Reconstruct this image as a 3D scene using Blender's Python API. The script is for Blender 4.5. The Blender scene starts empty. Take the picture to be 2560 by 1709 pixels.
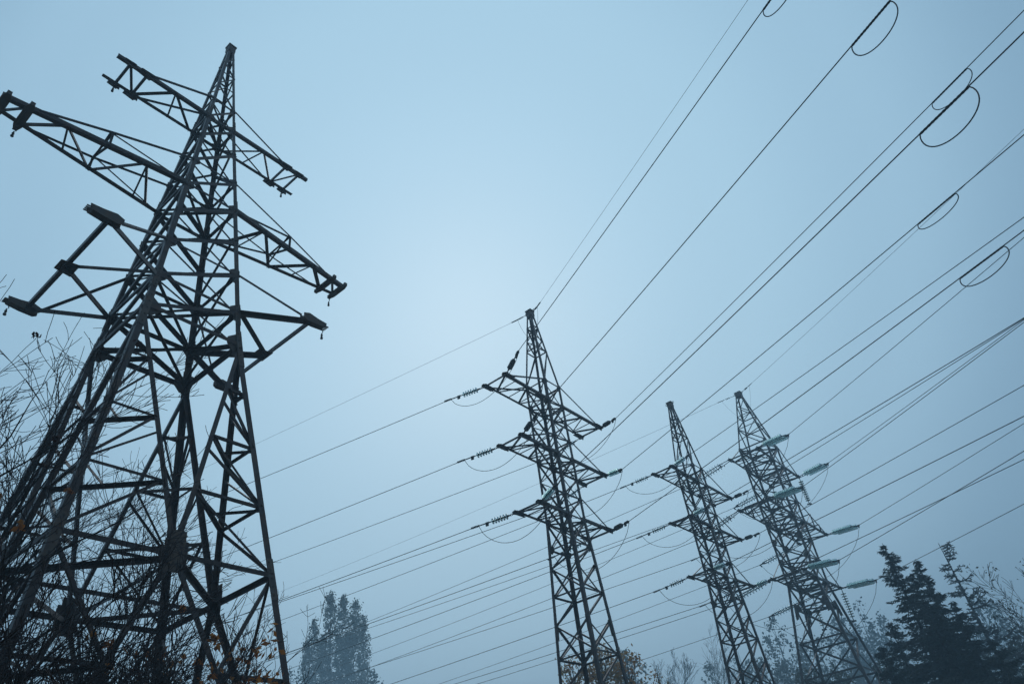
import bpy, math, random
from mathutils import Vector, Matrix

# ------------------------------------------------------------------ camera, sky, sun, exposure
scene = bpy.context.scene
C = scene.collection
V = Vector
PITCH, ROLL, LENS = 0.639525, -0.147453, 25.1958
cp, sp, cr, sr = math.cos(PITCH), math.sin(PITCH), math.cos(ROLL), math.sin(ROLL)
fwd, up0, rt0 = V((0, cp, sp)), V((0, -sp, cp)), V((1, 0, 0))
camR, camU = cr * rt0 + sr * up0, -sr * rt0 + cr * up0
cam_data = bpy.data.cameras.new("camera")
cam_data.lens, cam_data.sensor_width, cam_data.sensor_fit = LENS, 36.0, 'HORIZONTAL'
cam_data.clip_start, cam_data.clip_end = 0.1, 4000
cam = bpy.data.objects.new("camera", cam_data)
C.objects.link(cam)
m3 = Matrix((camR, camU, -fwd)).transposed()
cam.matrix_world = Matrix.Translation((0, 0, 1.6)) @ m3.to_4x4()
scene.camera = cam

SUN_AZ, SUN_EL = math.radians(-4), math.radians(39)
world = bpy.data.worlds.new("World")
scene.world = world
world.use_nodes = True
nt = world.node_tree
for n in list(nt.nodes): nt.nodes.remove(n)
def wn(t, **k):
    n = nt.nodes.new(t)
    for a, b in k.items(): setattr(n, a, b)
    return n
wout = wn('ShaderNodeOutputWorld'); wbg = wn('ShaderNodeBackground')
wbg.inputs['Strength'].default_value = 0.1
sky = wn('ShaderNodeTexSky', sky_type='NISHITA')
sky.sun_disc = False; sky.sun_elevation = SUN_EL; sky.sun_rotation = SUN_AZ
sky.dust_density = 3.0; sky.air_density = 1.0; sky.altitude = 100
# overcast fog veil: brightest round the hidden sun, falling off with the angle from it
tc = wn('ShaderNodeTexCoord')
dotn = wn('ShaderNodeVectorMath', operation='DOT_PRODUCT')
dotn.inputs[1].default_value = (math.sin(SUN_AZ) * math.cos(SUN_EL), math.cos(SUN_AZ) * math.cos(SUN_EL), math.sin(SUN_EL))
nz = wn('ShaderNodeTexNoise'); nz.inputs['Scale'].default_value = 1.6; nz.inputs['Detail'].default_value = 2.0
nzm = wn('ShaderNodeMath', operation='MULTIPLY_ADD'); nzm.inputs[1].default_value = 0.10; nzm.inputs[2].default_value = -0.05
adn = wn('ShaderNodeMath', operation='ADD')
arc = wn('ShaderNodeMath', operation='ARCCOSINE')
mr = wn('ShaderNodeMapRange'); mr.inputs['From Min'].default_value = 0.0; mr.inputs['From Max'].default_value = math.pi
ramp = wn('ShaderNodeValToRGB')
SKY = [(0, (.472, .745, .945)), (12, (.468, .74, .938)), (22, (.452, .715, .905)), (32, (.392, .632, .82)), (42, (.275, .468, .64)),
       (55, (.17, .31, .45)), (80, (.14, .26, .38)), (180, (.11, .20, .30))]
els = ramp.color_ramp.elements
while len(els) < len(SKY): els.new(0.5)
for e, (d, c) in zip(els, SKY):
    e.position = d / 180; e.color = (*c, 1)
ramp.color_ramp.interpolation = 'B_SPLINE' if False else 'EASE'
scl = wn('ShaderNodeVectorMath', operation='SCALE'); scl.inputs['Scale'].default_value = 10.0
mixs = wn('ShaderNodeMix', data_type='RGBA'); mixs.inputs[0].default_value = 0.94
L_ = nt.links.new
L_(tc.outputs['Generated'], dotn.inputs[0]); L_(tc.outputs['Generated'], nz.inputs['Vector'])
L_(nz.outputs[0], nzm.inputs[0]); L_(dotn.outputs['Value'], arc.inputs[0]); L_(arc.outputs[0], adn.inputs[0]); L_(nzm.outputs[0], adn.inputs[1])
L_(adn.outputs[0], mr.inputs['Value']); L_(mr.outputs[0], ramp.inputs[0])
L_(ramp.outputs[0], scl.inputs[0]); L_(sky.outputs[0], mixs.inputs[6]); L_(scl.outputs[0], mixs.inputs[7])
L_(mixs.outputs[2], wbg.inputs['Color']); L_(wbg.outputs[0], wout.inputs['Surface'])

sun_d = bpy.data.lights.new("sun", 'SUN'); sun_d.energy = 0.5; sun_d.angle = math.radians(40); sun_d.color = (1.0, .98, .95)
sun = bpy.data.objects.new("sun", sun_d); C.objects.link(sun)
sdir = V((math.sin(SUN_AZ) * math.cos(SUN_EL), math.cos(SUN_AZ) * math.cos(SUN_EL), math.sin(SUN_EL)))
sun.rotation_euler = sdir.to_track_quat('Z', 'Y').to_euler()
vs = scene.view_settings
vs.view_transform, vs.look, vs.exposure, vs.gamma, vs.use_curve_mapping = 'Standard', 'None', 0.0, 1.0, False
scene.cycles.use_denoising = True
try: scene.cycles.denoiser = 'OPENIMAGEDENOISE'
except Exception: pass
scene.cycles.max_bounces = 8; scene.cycles.transmission_bounces = 8; scene.cycles.glossy_bounces = 2; scene.cycles.diffuse_bounces = 2; scene.cycles.transparent_max_bounces = 8; scene.cycles.volume_bounces = 0
scene.cycles.pixel_filter_type = 'BLACKMAN_HARRIS'

# ------------------------------------------------------------------ helpers
def mat(name, col, rough=.6, metal=0.0, col2=None, scale=6.0, thr=(.45, .65), bump=0.0, trans=0.0, detail=6.0, extra=None):
    m = bpy.data.materials.new(name); m.use_nodes = True
    t = m.node_tree; b = t.nodes['Principled BSDF']
    b.inputs['Base Color'].default_value = (*col, 1); b.inputs['Roughness'].default_value = rough; b.inputs['Metallic'].default_value = metal
    if trans: b.inputs['Transmission Weight'].default_value = trans; b.inputs['IOR'].default_value = 1.45
    if col2:
        tx = t.nodes.new('ShaderNodeTexCoord'); n = t.nodes.new('ShaderNodeTexNoise'); r = t.nodes.new('ShaderNodeValToRGB')
        n.inputs['Scale'].default_value = scale; n.inputs['Detail'].default_value = detail
        r.color_ramp.elements[0].position, r.color_ramp.elements[1].position = thr
        r.color_ramp.elements[0].color = (*col, 1); r.color_ramp.elements[1].color = (*col2, 1)
        t.links.new(tx.outputs['Object'], n.inputs['Vector']); t.links.new(n.outputs[0], r.inputs[0]); t.links.new(r.outputs[0], b.inputs['Base Color'])
        if bump:
            bp = t.nodes.new('ShaderNodeBump'); bp.inputs['Strength'].default_value = bump; bp.inputs['Distance'].default_value = .02
            t.links.new(n.outputs[0], bp.inputs['Height']); t.links.new(bp.outputs[0], b.inputs['Normal'])
    if extra == 'leaf':     # thin leaves let light through
        tr = t.nodes.new('ShaderNodeBsdfTranslucent'); mx = t.nodes.new('ShaderNodeMixShader'); mx.inputs[0].default_value = .5
        if col2: t.links.new(r.outputs[0], tr.inputs['Color'])
        else: tr.inputs['Color'].default_value = (*col, 1)
        t.links.new(b.outputs[0], mx.inputs[1]); t.links.new(tr.outputs[0], mx.inputs[2]); t.links.new(mx.outputs[0], t.nodes['Material Output'].inputs['Surface'])
    return m
M = dict(
    steel=mat('weathered_steel', (.062, .031, .023), .4, .25, (.125, .056, .030), 3.0, (.48, .74)),
    gusset=mat('gusset_steel', (.100, .066, .052), .5, .25, (.15, .080, .048), 5.0, (.42, .7)),
    dark=mat('fitting_steel', (.020, .014, .012), .55, .3),
    glass=mat('insulator_glass', (.68, .91, .88), .22, 0, trans=.8),
    brown=mat('insulator_brown', (.035, .030, .030), .3),
    wire=mat('conductor_wire', (.022, .023, .025), .5, .2),
    conc=mat('concrete', (.28, .27, .25), .9, 0, (.2, .2, .19), 4),
    bark=mat('wet_bark', (.018, .010, .008), .85, 0, (.038, .022, .016), 9, (.4, .7)),
    twig=mat('reddish_twigs', (.026, .009, .008), .8),
    pbark=mat('grey_bark', (.05, .045, .038), .9, 0, (.09, .08, .065), 8),
    poplar=mat('poplar_leaves', (.085, .090, .045), .7, 0, (.15, .14, .06), .45, (.35, .7), extra='leaf'),
    needle=mat('spruce_needles', (.016, .022, .017), .8, 0, (.030, .034, .020), .7, (.4, .7)),
    hazel=mat('dull_leaves', (.045, .055, .035), .8, 0, (.08, .07, .04), .4, (.4, .7), extra='leaf'),
    orange=mat('autumn_leaves', (.42, .19, .04), .7, 0, (.30, .22, .06), .8, (.4, .7), extra='leaf'),
    oak=mat('brown_oak_leaves', (.36, .12, .025), .7, 0, (.46, .20, .035), 2.0, (.4, .7), extra='leaf'),
    grass=mat('autumn_grass', (.12, .085, .04), .95, 0, (.16, .12, .055), .35, (.4, .65), bump=.3),
    berry=mat('dry_seed', (.09, .03, .02), .8),
)

class MB:
    def __init__(s): s.v = []; s.f = []
    def prism(s, pts, off):
        n = len(pts); b = len(s.v); off = V(off)
        s.v += [V(p) for p in pts] + [V(p) + off for p in pts]
        s.f.append(tuple(range(b + n - 1, b - 1, -1))); s.f.append(tuple(range(b + n, b + 2 * n)))
        for i in range(n):
            j = (i + 1) % n; s.f.append((b + i, b + j, b + n + j, b + n + i))
    def angle(s, p, q, w, n1, n2, t=None, cen=True):
        # L-section bar; flanges lie along n1 and n2
        p, q = V(p), V(q); d = (q - p).normalized()
        n1 = (n1 - d * n1.dot(d)).normalized(); n2 = (n2 - d * n2.dot(d) - n1 * n2.dot(n1))
        if n2.length < 1e-4: n2 = d.cross(n1)
        n2.normalize(); t = t or max(.008, w * .11)
        o = (n1 + n2) * (-w * .3) if cen else V((0, 0, 0))
        sec = [(0, 0), (w, 0), (w, t), (t, t), (t, w), (0, w)]
        a = [p + o + n1 * x + n2 * y for x, y in sec]
        if n1.cross(n2).dot(d) < 0: a.reverse()
        s.prism(a, q - p)
    def bar(s, p, q, w, nrm, h=None, off=0.0):
        # L-bar whose wide flange lies in the plane with normal nrm
        p, q, nrm = V(p), V(q), V(nrm).normalized(); d = (q - p)
        if d.length < 1e-4: return
        sidev = d.normalized().cross(nrm)
        s.angle(p - nrm * off, q - nrm * off, w, sidev, -nrm)
    def box(s, c, ax, ay, az):
        c, ax, ay, az = V(c), V(ax), V(ay), V(az)
        s.prism([c - ax - ay - az, c + ax - ay - az, c + ax + ay - az, c - ax + ay - az], az * 2)
    def plate(s, c, e1, e2, pts, t):
        c, e1, e2 = V(c), V(e1).normalized(), V(e2).normalized(); n = e1.cross(e2).normalized()
        s.prism([c + e1 * x + e2 * y - n * (t / 2) for x, y in pts], n * t)
    def tube(s, pts, rad, n=6, cap=True):
        pts = [V(p) for p in pts]; k = len(pts)
        if isinstance(rad, (int, float)): rad = [rad] * k
        b = len(s.v); ref = None
        for i, p in enumerate(pts):
            d = (pts[min(i + 1, k - 1)] - pts[max(i - 1, 0)]).normalized()
            if ref is None: ref = V((0, 0, 1)) if abs(d.z) < .9 else V((1, 0, 0))
            x = (ref - d * ref.dot(d)).normalized(); y = d.cross(x); ref = x
            for j in range(n):
                a = 2 * math.pi * j / n; s.v.append(p + (x * math.cos(a) + y * math.sin(a)) * rad[i])
        for i in range(k - 1):
            for j in range(n):
                l = (j + 1) % n; s.f.append((b + i * n + j, b + i * n + l, b + (i + 1) * n + l, b + (i + 1) * n + j))
        if cap and n > 2:
            s.f.append(tuple(b + j for j in range(n - 1, -1, -1))); e = b + (k - 1) * n; s.f.append(tuple(e + j for j in range(n)))
    def quad(s, c, a, b):
        i = len(s.v); s.v += [c - a - b, c + a - b, c + a + b, c - a + b]; s.f.append((i, i + 1, i + 2, i + 3))
    def leaf(s, c, a, b):
        i = len(s.v); s.v += [c - a, c + b, c + a, c - b]; s.f.append((i, i + 1, i + 2, i + 3))
    def build(s, name, m, parent=None, smooth=False):
        me = bpy.data.meshes.new(name); me.from_pydata([tuple(v) for v in s.v], [], s.f); me.update()
        me.materials.append(m)
        if smooth: me.polygons.foreach_set('use_smooth', [True] * len(me.polygons))
        o = bpy.data.objects.new(name, me); C.objects.link(o)
        if parent: o.parent = parent
        return o
def tag(o, label, cat=None, group=None, kind=None):
    if label: o['label'] = label
    if cat: o['category'] = cat
    if group: o['group'] = group
    if kind: o['kind'] = kind
    return o
def empty(name, loc=(0, 0, 0), rz=0.0, label=None, cat=None, group=None):
    o = bpy.data.objects.new(name, None); o.empty_display_size = .3; C.objects.link(o)
    o.location = loc; o.rotation_euler = (0, 0, rz); tag(o, label, cat, group); return o
def copy_tree(o, parent=None):
    c = o.copy(); C.objects.link(c)
    if parent: c.parent = parent
    for ch in list(o.children): copy_tree(ch, c)
    return c
X, Y, Z = V((1, 0, 0)), V((0, 1, 0)), V((0, 0, 1))

# ------------------------------------------------------------------ ground
g = MB(); N = 40
rg = random.Random(3)
hs = [[rg.uniform(-.12, .12) for _ in range(N + 1)] for _ in range(N + 1)]
for i in range(N + 1):
    for j in range(N + 1):
        x, y = -1500 + 3000 * i / N, -1500 + 3000 * j / N
        g.v.append(V((x, y, hs[i][j] * (1 if abs(x) + abs(y) > 200 else .2))))
for i in range(N):
    for j in range(N):
        a = i * (N + 1) + j; g.f.append((a, a + N + 1, a + N + 2, a + 1))
tag(g.build('ground', M['grass']), None, kind='structure')

# ------------------------------------------------------------------ lattice pylons
SG = {'B': (-1, -1), 'D': (1, -1), 'A': (-1, 1), 'C': (1, 1)}
FACES = [('B', 'D', V((0, -1, 0))), ('D', 'C', V((1, 0, 0))), ('C', 'A', V((0, 1, 0))), ('A', 'B', V((-1, 0, 0)))]
class Prof:
    def __init__(s, pts): s.p = sorted(pts, reverse=True)
    def w(s, z):
        p = s.p
        for (z0, w0), (z1, w1) in zip(p, p[1:]):
            if z >= z1 or (z1, w1) == p[-1]:
                a = (z0 - z) / (z0 - z1); return w0 + (w1 - w0) * a
    def c(s, k, z):
        w = s.w(z); a, b = SG[k]; return V((a * w, b * w, z))
def legs(root, pr, segs, splices, footing=True):
    # segs: list of (z_top, z_bottom, flange width)
    out = {}
    for k in 'BDAC':
        m = MB(); a, b = SG[k]
        for z0, z1, w in segs:
            m.angle(pr.c(k, z1), pr.c(k, z0), w, V((-a, 0, 0)), V((0, -b, 0)), t=max(.012, w * .1), cen=False)
        o = m.build('leg', M['steel'], root); out[k] = o
        for z, ln, w in splices:   # bolted splice angles wrapping the corner
            sp_ = MB(); p, q = pr.c(k, z - ln / 2), pr.c(k, z + ln / 2); e = V((a, b, 0)) * .014
            sp_.angle(p + e, q + e, w, V((-a, 0, 0)), V((0, -b, 0)), t=.014, cen=False)
            d = (q - p)
            for i in range(5):
                c = p + d * (.1 + .2 * i)
                sp_.box(c + V((-a * w * .5, b * .012, 0)), X * .016, Y * .022, Z * .016)
                sp_.box(c + V((a * .012, -b * w * .5, 0)), X * .022, Y * .016, Z * .016)
            sp_.build('splice_plate', M['gusset'], o)
        if footing:
            f = MB(); c = pr.c(k, 0); f.box(c - Z * .15, X * .45, Y * .45, Z * .5); f.build('footing', M['conc'], o)
    return out
def gussets(lg, pr, zs, size):
    for k in 'BDAC':
        a, b = SG[k]
        for z, g_ in zip(zs, size):
            m = MB(); p = pr.c(k, z)
            hx = [(-.02, -g_ * .55), (g_ * .45, -g_ * .62), (g_ * .85, -g_ * .2), (g_ * .85, g_ * .25), (g_ * .4, g_ * .6), (-.02, g_ * .5)]
            m.plate(p + V((0, -b * .022, 0)), V((-a, 0, 0)), Z, hx, .012)
            m.plate(p + V((-a * .022, 0, 0)), V((0, -b, 0)), Z, hx, .012)
            m.build('gusset_plate', M['gusset'], lg[k])
def xfaces(root, pr, panels, horiz, name='face_bracing', zig=()):
    # panels: (z_top, z_bottom, w_thick, w_thin); horiz: (z, w); zig: single diagonals (z0,z1,w,flip)
    for fi, (k0, k1, n) in enumerate(FACES):
        m = MB()
        for zt, zb, w1, w2 in panels:
            m.bar(pr.c(k0, zb), pr.c(k1, zt), w1, n, off=.03)
            m.bar(pr.c(k0, zt), pr.c(k1, zb), w2, n, off=.05 + w1)
        for z, w in horiz: m.bar(pr.c(k0, z), pr.c(k1, z), w, n, off=.012)
        for z0, z1, w, fl in zig:
            a, b = (k0, k1) if (fi + fl + fi // 2) % 2 else (k1, k0)
            m.bar(pr.c(a, z0), pr.c(b, z1), w, n, off=.02)
        m.build(name, M['steel'], root)
def lerp(a, b, t): return a + (b - a) * t
def rect_arm(root, pr, zl, zt, a, su, wc, wb, ext=.0, inner=None, posts=0, plate=.45, lift=0.0):
    """flat rectangular cross-arm on side su with two tie rods from level zt; returns part"""
    w = pr.w(zl); m = MB(); tipp = {}
    for sv in (-1, 1):
        p, q = V((su * w, sv * w, zl)), V((su * a, sv * w, zl + lift))
        m.angle(p, q + V((su * ext, 0, 0)), wc, V((0, -sv, 0)), Z, cen=False)
        tipp[sv] = q
    n, f = tipp[-1], tipp[1]
    m.bar(n, f, wc * .85, Z, off=-.02)
    nn = 4 if a - w > 2.6 else 3
    st = [lerp(w, a, i / nn) for i in range(nn + 1)]
    P = lambda u, sv: V((su * u, sv * w, zl + .02))
    for i in range(nn):
        s0 = 1 if i % 2 else -1
        m.bar(P(st[i], s0), P(st[i + 1], -s0), wb, Z, off=.0)
        if i: m.bar(P(st[i], -1), P(st[i], 1), wb * .75, Z, off=-.03)
    if inner: m.bar(P(inner, -1), P(inner, 1), wb, Z, off=-.03); m.bar(P(a, -1), P(inner, 1), wb * .8, Z, off=.02)
    arm = m.build('cross_arm', M['steel'], root)
    for sv in (-1, 1):
        t = MB(); top = pr.c([k for k in SG if SG[k] == (su, sv)][0], zt); e = V((su * (a - .35 * plate), sv * w, zl + .03))
        t.bar(top, e, wb * .9, V((0, sv, 0)), off=-.02)
        t.build('tie_rod', M['steel'], arm)
        pl = MB(); c = tipp[sv]
        pl.plate(c + Z * .03, V((su, 0, 0)), V((0, 1, 0)) , [(-plate, -plate * .28), (plate * .25, -plate * .3), (plate * .45, 0), (plate * .25, plate * .3), (-plate, plate * .28)], .016)
        pl.plate(c - V((0, sv * .02, 0)), V((su, 0, 0)), Z, [(-plate, -.1), (plate * .3, -.12), (plate * .4, 0), (plate * .3, .1), (-plate, .12)], .016)
        pl.tube([c + V((su * .1, sv * .0, -.02)), c + V((su * .1, sv * .18, -.03))], .02, 6)
        pl.build('end_plate', M['gusset'], arm)
    return arm
def shackle(parent, p, dy=0.0):
    m = MB(); p = V(p)
    m.tube([p + V((0, 0, .0)), p + V((.04, 0, -.08)), p + V((0, 0, -.16)), p + V((-.04, 0, -.08)), p], .014, 5)
    m.tube([p + V((0, 0, -.14)), p + V((0, .0, -.34))], [.02, .012], 6)
    m.tube([p + V((0, 0, -.2)), p + V((0, 0, -.26))], .035, 6); m.tube([p + V((0, 0, -.31)), p + V((0, 0, -.36))], .045, 6)
    m.build('shackle', M['dark'], parent)

def peak_cap(root, z, w, hooks=True):
    m = MB(); m.box(V((0, 0, z - .08)), X * w, Y * w, Z * .02)
    for k0, k1, n in FACES:
        a, b = SG[k0], SG[k1]
        m.plate(V(((a[0] + b[0]) / 2 * (w + .02), (a[1] + b[1]) / 2 * (w + .02), z - .22)), V((b[0] - a[0], b[1] - a[1], 0)), Z,
                [(-w - .02, -.12), (-w * .4, -.26), (w * .4, -.26), (w + .02, -.12), (w + .02, .16), (-w - .02, .16)], .014)
    m.box(V((0, 0, z + .0)), X * (w + .05), Y * (w + .05), Z * .03)
    if hooks:
        for s_ in (-1, 1):
            m.tube([V((0, s_ * (w + .03), z - .03)), V((0, s_ * (w + .16), z + .02)), V((0, s_ * (w + .18), z - .1)), V((0, s_ * (w + .05), z - .12))], .022, 5)
    m.tube([V((0, 0, z)), V((0, 0, z + .14))], .03, 6)
    m.build('peak_cap', M['gusset'], root)

# ---- the bare (unwired) three-armed pylon at the left
sL = .62
ZL = lambda z: sL * z + 1.6
root = empty('lattice_pylon', (-9.827, 15.792, 0), .9586, 'big dark steel lattice pylon at the left, carrying no wires or insulators', 'pylon', 'steel lattice pylons')
KL = .86; root.location = V((-9.827 * KL, 15.792 * KL, 1.6 * (1 - KL))); root.scale = (KL, KL, KL)
zap, zT1, zL1, zT2, zL2, zT3, zL3, zW, zh = [ZL(z) for z in (46.757, 39.633, 37.648, 32.932, 30.694, 25.969, 23.516, 21.521, 10.36)]
zm1 = (zL1 + zT2) / 2 + .12; zm2 = (zL2 + zT3) / 2
slope = (3.985 - 2.3) / (21.521 - 10.36)
pL = Prof([(zap, .10), (zL1, .89 * sL), (zW, 2.3 * sL), (0, 2.3 * sL + slope * zW)])
lgL = legs(root, pL, [(zap, zL1, .105), (zL1, zL2, .13), (zL2, zW, .15), (zW, 0, .165)],
           [(zL1 + .25, .7, .125), (zL2 + .2, .6, .15), (zL3 - .1, .8, .17), (zW - .15, 1.3, .18), (zh - .1, 1.0, .19)])
gussets(lgL, pL, [zT1, zL1, zm1, zT2, zL2, zm2, zT3, zL3, zW], [.24, .36, .2, .3, .36, .26, .36, .38, .5])
lev = [zT1, zL1, zm1, zT2, zL2, zm2, zT3, zL3, zW]
pan = [(lev[i], lev[i + 1], .115 if i > 1 else .085, .06) for i in range(len(lev) - 1)]
hor = [(zT1, .06), (zL1, .085), (zT2, .065), (zL2, .085), (zT3, .075), (zL3, .1), (zW, .12)]
pk = [lerp(zT1, zap, t) for t in (0, .28, .5, .68, .82)]
zig = []
for i in range(4): zig.append((pk[i], pk[i + 1], .05, i % 2))
xfaces(root, pL, pan, hor + [(pk[1], .045), (pk[2], .045)], zig=zig)
peak_cap(root, zap + .06, .12, hooks=False)
# plan bracing inside the body, one part
for z in (zL1, zL2, zL3, zW):
    m = MB(); m.bar(pL.c('A', z - .05), pL.c('D', z - .05), .07, Z); m.bar(pL.c('B', z - .09), pL.c('C', z - .09), .07, Z)
    m.build('plan_bracing', M['steel'], root)
# lower body: V diagonals from the waist corners to the middle of each face, feet below
mids = {}
sub = [ZL(z) for z in (18.66, 15.9, 13.17)]
for fi, (k0, k1, n) in enumerate(FACES):
    m = MB(); w = pL.w(zh); mid = (pL.c(k0, zh) + pL.c(k1, zh)) / 2; mids[fi] = mid
    m.bar(pL.c(k0, zh), pL.c(k1, zh), .115, n, off=.02)
    for k in (k0, k1):
        top = pL.c(k, zW - .1)
        m.bar(top, mid, .125, n, off=.045)
        prev = None
        for i, z in enumerate(sub):
            t = (zW - .1 - z) / (zW - .1 - zh); pv = top.lerp(mid, t); pc = pL.c(k, z)
            m.bar(pc, pv, .07, n, off=.07)
            nz_ = sub[i + 1] if i < 2 else zh
            m.bar(pv, pL.c(k, nz_), .065, n, off=.09) 
            m.bar(pc, top.lerp(mid, max(0, t - .19)) if i else pc.lerp(pv, .5), .055, n, off=.11)
        ft = pL.c(k, .1)
        m.bar(mid, ft, .125, n, off=.045)
        zb = [lerp(zh, 0, t) for t in (.3, .52, .74)]
        for i, z in enumerate(zb):
            t = (zh - z) / (zh - .1); pv = mid.lerp(ft, t); pc = pL.c(k, z)
            m.bar(pc, pv, .085, n, off=.07)
            up = pL.c(k, zh if i == 0 else zb[i - 1])
            m.bar(pv, up, .075, n, off=.09)
    # big plates at the face middle
    e = (pL.c(k1, zh) - pL.c(k0, zh)).normalized()
    m.plate(mid - n * .0, e, Z, [(-.27, -.3), (.27, -.3), (.27, .3), (-.27, .3)], .016)
    o = m.build('base_bracing', M['steel'], root)
    mb = MB(); mb.plate(mid + n * .03 + Z * .05, e, Z, [(-.17, -.46), (.17, -.46), (.19, -.4), (.17, .46), (-.17, .46)], .02)
    for q in range(3):
        for x_ in (-.1, .1): mb.tube([mid + n * .04 + e * x_ + Z * (-.25 + .25 * q), mid + n * .08 + e * x_ + Z * (-.25 + .25 * q)], .03, 6)
    mb.build('splice_plate', M['gusset'], o)
m = MB()
for fi in range(4):
    a, b = mids[fi], mids[(fi + 1) % 4]
    m.bar(a - Z * .08, b - Z * .08, .12, Z)
    k = FACES[fi][1]
    for i, z in enumerate(sub):      # ties between the two V diagonals of each leg, and on to the leg
        t = (zW - .1 - z) / (zW - .1 - zh)
        p0 = pL.c(k, zW - .1).lerp(a, t); p1 = pL.c(k, zW - .1).lerp(b, t); ti = MB()
        ti.bar(p0 - Z * .05, p1 - Z * .05, .095, Z)
        ti.bar((p0 + p1) / 2 - Z * .07, pL.c(k, z) - Z * .07, .06, Z); ti.build('cross_tie', M['steel'], root)
for fi in range(4):      # the same ties between the feet bracing lower down
    a, b = mids[fi], mids[(fi + 1) % 4]; k = FACES[fi][1]; ft = pL.c(k, .1)
    for i, z in enumerate([lerp(zh, 0, t) for t in (.3, .52, .74)]):
        t = (zh - z) / (zh - .1); p0, p1, ti = a.lerp(ft, t), b.lerp(ft, t), MB()
        ti.bar(p0 - Z * .05, p1 - Z * .05, .085, Z); ti.bar((p0 + p1) / 2 - Z * .07, pL.c(k, z) - Z * .07, .06, Z); ti.build('cross_tie', M['steel'], root)
m.bar(mids[0] - Z * .13, mids[2] - Z * .13, .1, Z); m.bar(mids[1] - Z * .17, mids[3] - Z * .17, .1, Z)
m.build('diaphragm', M['steel'], root)
# top arms: rectangular with the chords running past the end beam
for su in (-1, 1):
    a, inn, w = 5.469 * sL, 4.521 * sL, pL.w(zL1)
    m = MB(); P = lambda u, sv, dz=0: V((su * u, sv * w, zL1 + dz))
    for sv in (-1, 1):
        m.angle(P(w, sv), P(a + .42, sv), .125, V((0, -sv, 0)), Z, cen=False)
    mid1, mid2 = lerp(w, inn, .55), lerp(w, inn, .42)
    for (u0, s0, u1, s1, wd) in ((a, -1, a, 1, .1), (a, -1, inn, 1, .075), (inn, -1, inn, 1, .1), (inn, 1, mid1, -1, .08), (mid1, -1, mid2, 1, .06), (mid1, -1, w + .1, 1, .075)):
        m.bar(P(u0, s0, .02), P(u1, s1, .02), wd, Z, off=.0)
    arm = m.build('cross_arm', M['steel'], root)
    for sv, k in ((-1, 'B' if su < 0 else 'D'), (1, 'A' if su < 0 else 'C')):
        t = MB(); t.bar(pL.c(k, zT1), P(inn - .15, sv, .05), .06, V((0, sv, 0)), off=-.03); t.build('tie_rod', M['steel'], arm)
        e = MB()
        for u, sz in ((a, .2), (inn, .24)):
            e.plate(P(u, sv, -.012), X, Y, [(-sz, -sz * .55), (sz * .8, -sz * .6), (sz, 0), (sz * .6, sz * .7), (-sz, sz * .5)], .014)
            e.plate(P(u, sv * 1.02, 0), X, Z, [(-sz, -.1), (sz, -.12), (sz, .1), (-sz, .12)], .014)
        e.build('end_plate', M['gusset'], arm)
    shackle(arm, P(a - .02, 1, -.05))
# middle arms: long, tapering to a narrow tip, carried by a queen post
for su in (-1, 1):
    a, i2, g2, w = 9.505 * sL, 8.579 * sL, .519 * sL, pL.w(zL2)
    m = MB(); hw = lambda u: lerp(w, g2, (u - w) / (a - w)); P = lambda u, sv, dz=0: V((su * u, sv * hw(u), zL2 + dz))
    for sv in (-1, 1): m.angle(P(w, sv), P(a + .12, sv), .15, V((0, -sv, 0)), Z, cen=False)
    us = [lerp(w, i2, t) for t in (.08, .27, .52, .78)]
    for (u0, s0, u1, s1, wd) in ((us[0], 1, us[1], -1, .085), (us[1], -1, lerp(us[0], us[1], .6), 1, .055), (us[1], -1, us[2], 1, .1), (us[2], 1, us[3], -1, .085), (us[3], -1, lerp(us[2], us[3], .75), 1, .055),
                                 (us[3], -1, i2, 1, .12), (i2, -1, i2, 1, .15), (i2, -1, a, 1, .09)):
        m.bar(P(u0, s0, .02), P(u1, s1, .02), wd, Z, off=0)
    arm = m.build('cross_arm', M['steel'], root)
    up = us[2]; hq = .62
    qp = MB(); n_, f_ = P(up, -1), P(up, 1); nt_, ft_ = n_ + Z * hq, f_ + Z * hq
    qp.bar(n_, nt_, .06, Y); qp.bar(f_, ft_, .06, Y); qp.bar(n_, ft_, .06, X); qp.bar(f_, nt_, .06, X, off=.06); qp.bar(nt_, ft_, .05, X)
    qp.build('queen_post', M['steel'], arm)
    for sv, k, tp in ((-1, 'B' if su < 0 else 'D', nt_), (1, 'A' if su < 0 else 'C', ft_)):
        t = MB(); nn = V((0, sv, 0))
        t.bar(pL.c(k, zT2), tp, .055, nn); t.bar(tp, P(i2 - .2, sv, .07), .055, nn); t.bar(tp, P(w + .15, sv, .08), .05, nn, off=.05)
        t.build('tie_rod', M['steel'], arm)
    e = MB()
    for u, wd in ((a, .34), (i2, .3)):
        e.plate(P(u, 0, -.02), Y, X, [(-hw(u) - .2, -.05), (-hw(u), -.12), (hw(u), -.12), (hw(u) + .2, -.05), (hw(u) + .2, .06), (hw(u), .12), (-hw(u), .12), (-hw(u) - .2, .06)], .05)
        for sv in (-1, 1): e.box(V((su * u, sv * (hw(u) + .16), zL2 + .0)), X * .06, Y * .045, Z * .07)
    e.build('end_plate', M['gusset'], arm)
    shackle(arm, V((su * (a if su > 0 else i2), hw(a) + .18, zL2 - .08)))
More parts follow.
